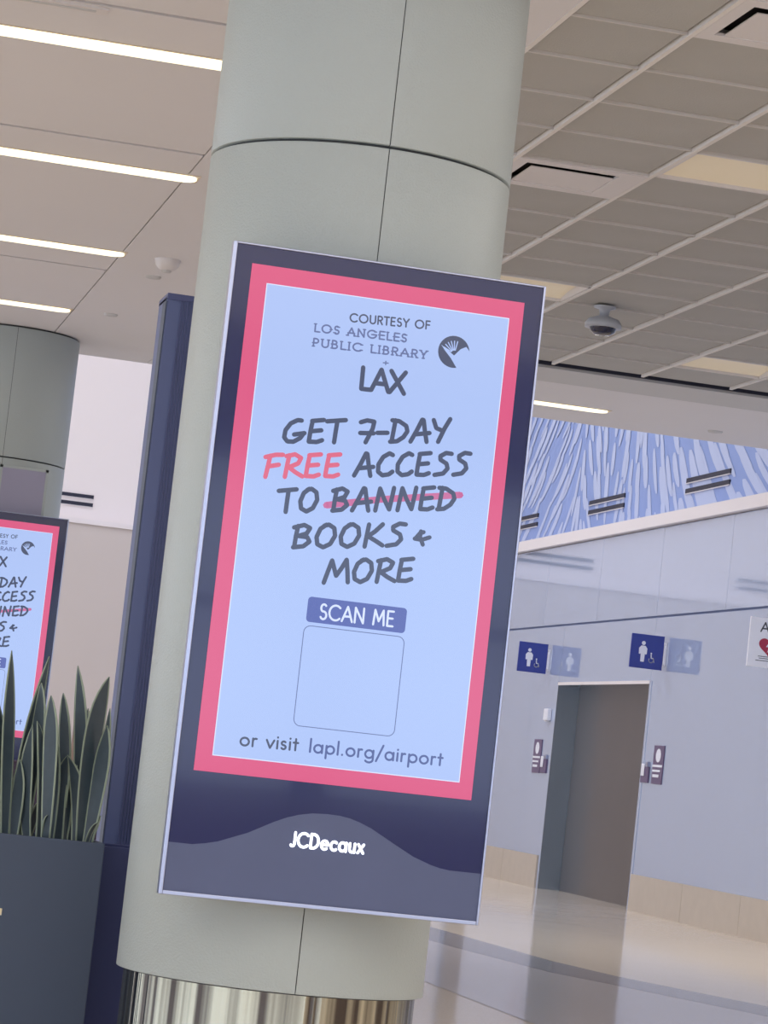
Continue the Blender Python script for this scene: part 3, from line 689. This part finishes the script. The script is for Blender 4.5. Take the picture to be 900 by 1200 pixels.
def blade(y, label):
    t = thing('restroom_sign', label, 'sign', (9.19, y, 2.55), 'projecting restroom signs')
    bevel(box('panel', (-.18, -.012, 0), (.18, .012, .36), sblue_m, t), .002)
    for sgn, yy in ((1, -.0135), (1, .0135)):
        mb = MB(); person_picto(mb, -.045, .175, .23, yy); chair_picto(mb, .052, .115, .17, yy); mb.build('pictogram', swhite_m, t)
    bevel(box('bracket', (.182, -.02, .06), (.196, .02, .27), swhite_m, t), .003)
    box('wall_plate', (.196, -.035, .04), (.208, .035, .30), swhite_m, t)
    return t
blade(33.9, 'blue restroom sign on the far side of the dark opening')
blade(29.35, 'larger looking blue restroom sign on the near side of the dark opening')
ae = thing('defibrillator_sign', 'white AED sign with a red heart at the right picture edge', 'sign', (9.22, 25.75, 2.525), None)
bevel(box('panel', (-.18, -.012, 0), (.17, .012, .465), swhite_m, ae), .002)
lettering('lettering', 'AED', -.075, .335, .14, .335, .085, .007, txt_m, -.0135, ae)['label'] = 'dark grey letters A E D'
mb = MB(); hp = []
for k in range(40):
    a = 2 * PI * k / 40; hp.append((.025 + .0066 * 16 * math.sin(a) ** 3, -.0135, .20 + .0062 * (13 * math.cos(a) - 5 * math.cos(2 * a) - 2 * math.cos(3 * a) - math.cos(4 * a))))
mb.poly(hp); ht = mb.build('heart', red_m, ae); ht['label'] = 'red heart'
MB().poly([(.04, -.0142, .27), (-.01, -.0142, .195), (.02, -.0142, .195), (.005, -.0142, .14), (.06, -.0142, .21), (.03, -.0142, .21)]).build('bolt', swhite_m, ht)
mb = MB()
for z, wx in ((.10, .10), (.082, .09), (.06, .12)): rect(mb, .02 - wx, z, .02 + wx, z + .007, -.0135)
mb.build('text_lines', txt_m, ae)
box('bracket', (.165, -.02, .08), (.18, .02, .38), swhite_m, ae)

def plaque(y, label, mat_='p'):
    t = thing('restroom_plaque', label, 'sign', (XW, y, 1.355), 'purple wall plaques by the opening')
    bevel(MB().box((-.012, -.17, 0), (-.001, .17, .405)).build('plate', plaque_m, t), .002)
    mb = MB(); mb.poly([(-.0135, .085 * math.cos(a), .30 + .072 * math.sin(a)) for a in [2 * PI * k / 24 for k in range(24)]]); mb.build('oval_symbol', swhite_m, t)
    mb = MB()
    for z0, z1, a, b in ((.178, .202, -.16, .17), (.128, .150, -.10, .16), (.070, .100, -.07, .14)): mb.poly([(-.0135, a, z0), (-.0135, b, z0), (-.0135, b, z1), (-.0135, a, z1)])
    mb.build('text_lines', swhite_m, t)
plaque(33.96, 'purple restroom plaque on the far side of the opening')
plaque(29.2, 'purple restroom plaque on the near side of the opening')
def device(y, label):
    t = thing('wall_intercom', label, 'intercom', (XW, y, 1.36), 'small wall units by the opening')
    bevel(MB().box((-.02, -.12, 0), (-.001, .13, .17)).build('back_box', plaque_m, t), .004)
    bevel(MB().box((-.032, -.0, .07), (-.02, .10, .20)).build('handset', swhite_m, t), .006)
    MB().box((-.03, -.12, .17), (-.001, -.05, .22)).build('hook', chrome_m, t)
device(33.60, 'small dark wall unit with white handle, far side of the opening')
device(29.60, 'small dark wall unit with white handle, near side of the opening')
ds = thing('wall_dispenser', 'small white box high on the wall left of the dark opening', 'dispenser', (XW, 33.62, 1.99))
bevel(MB().box((-.055, -.09, 0), (-.001, .09, .14)).build('body', swhite_m, ds), .01)
MB().box((-.045, -.05, -.012), (-.015, .05, 0)).build('nozzle', band_m, ds)
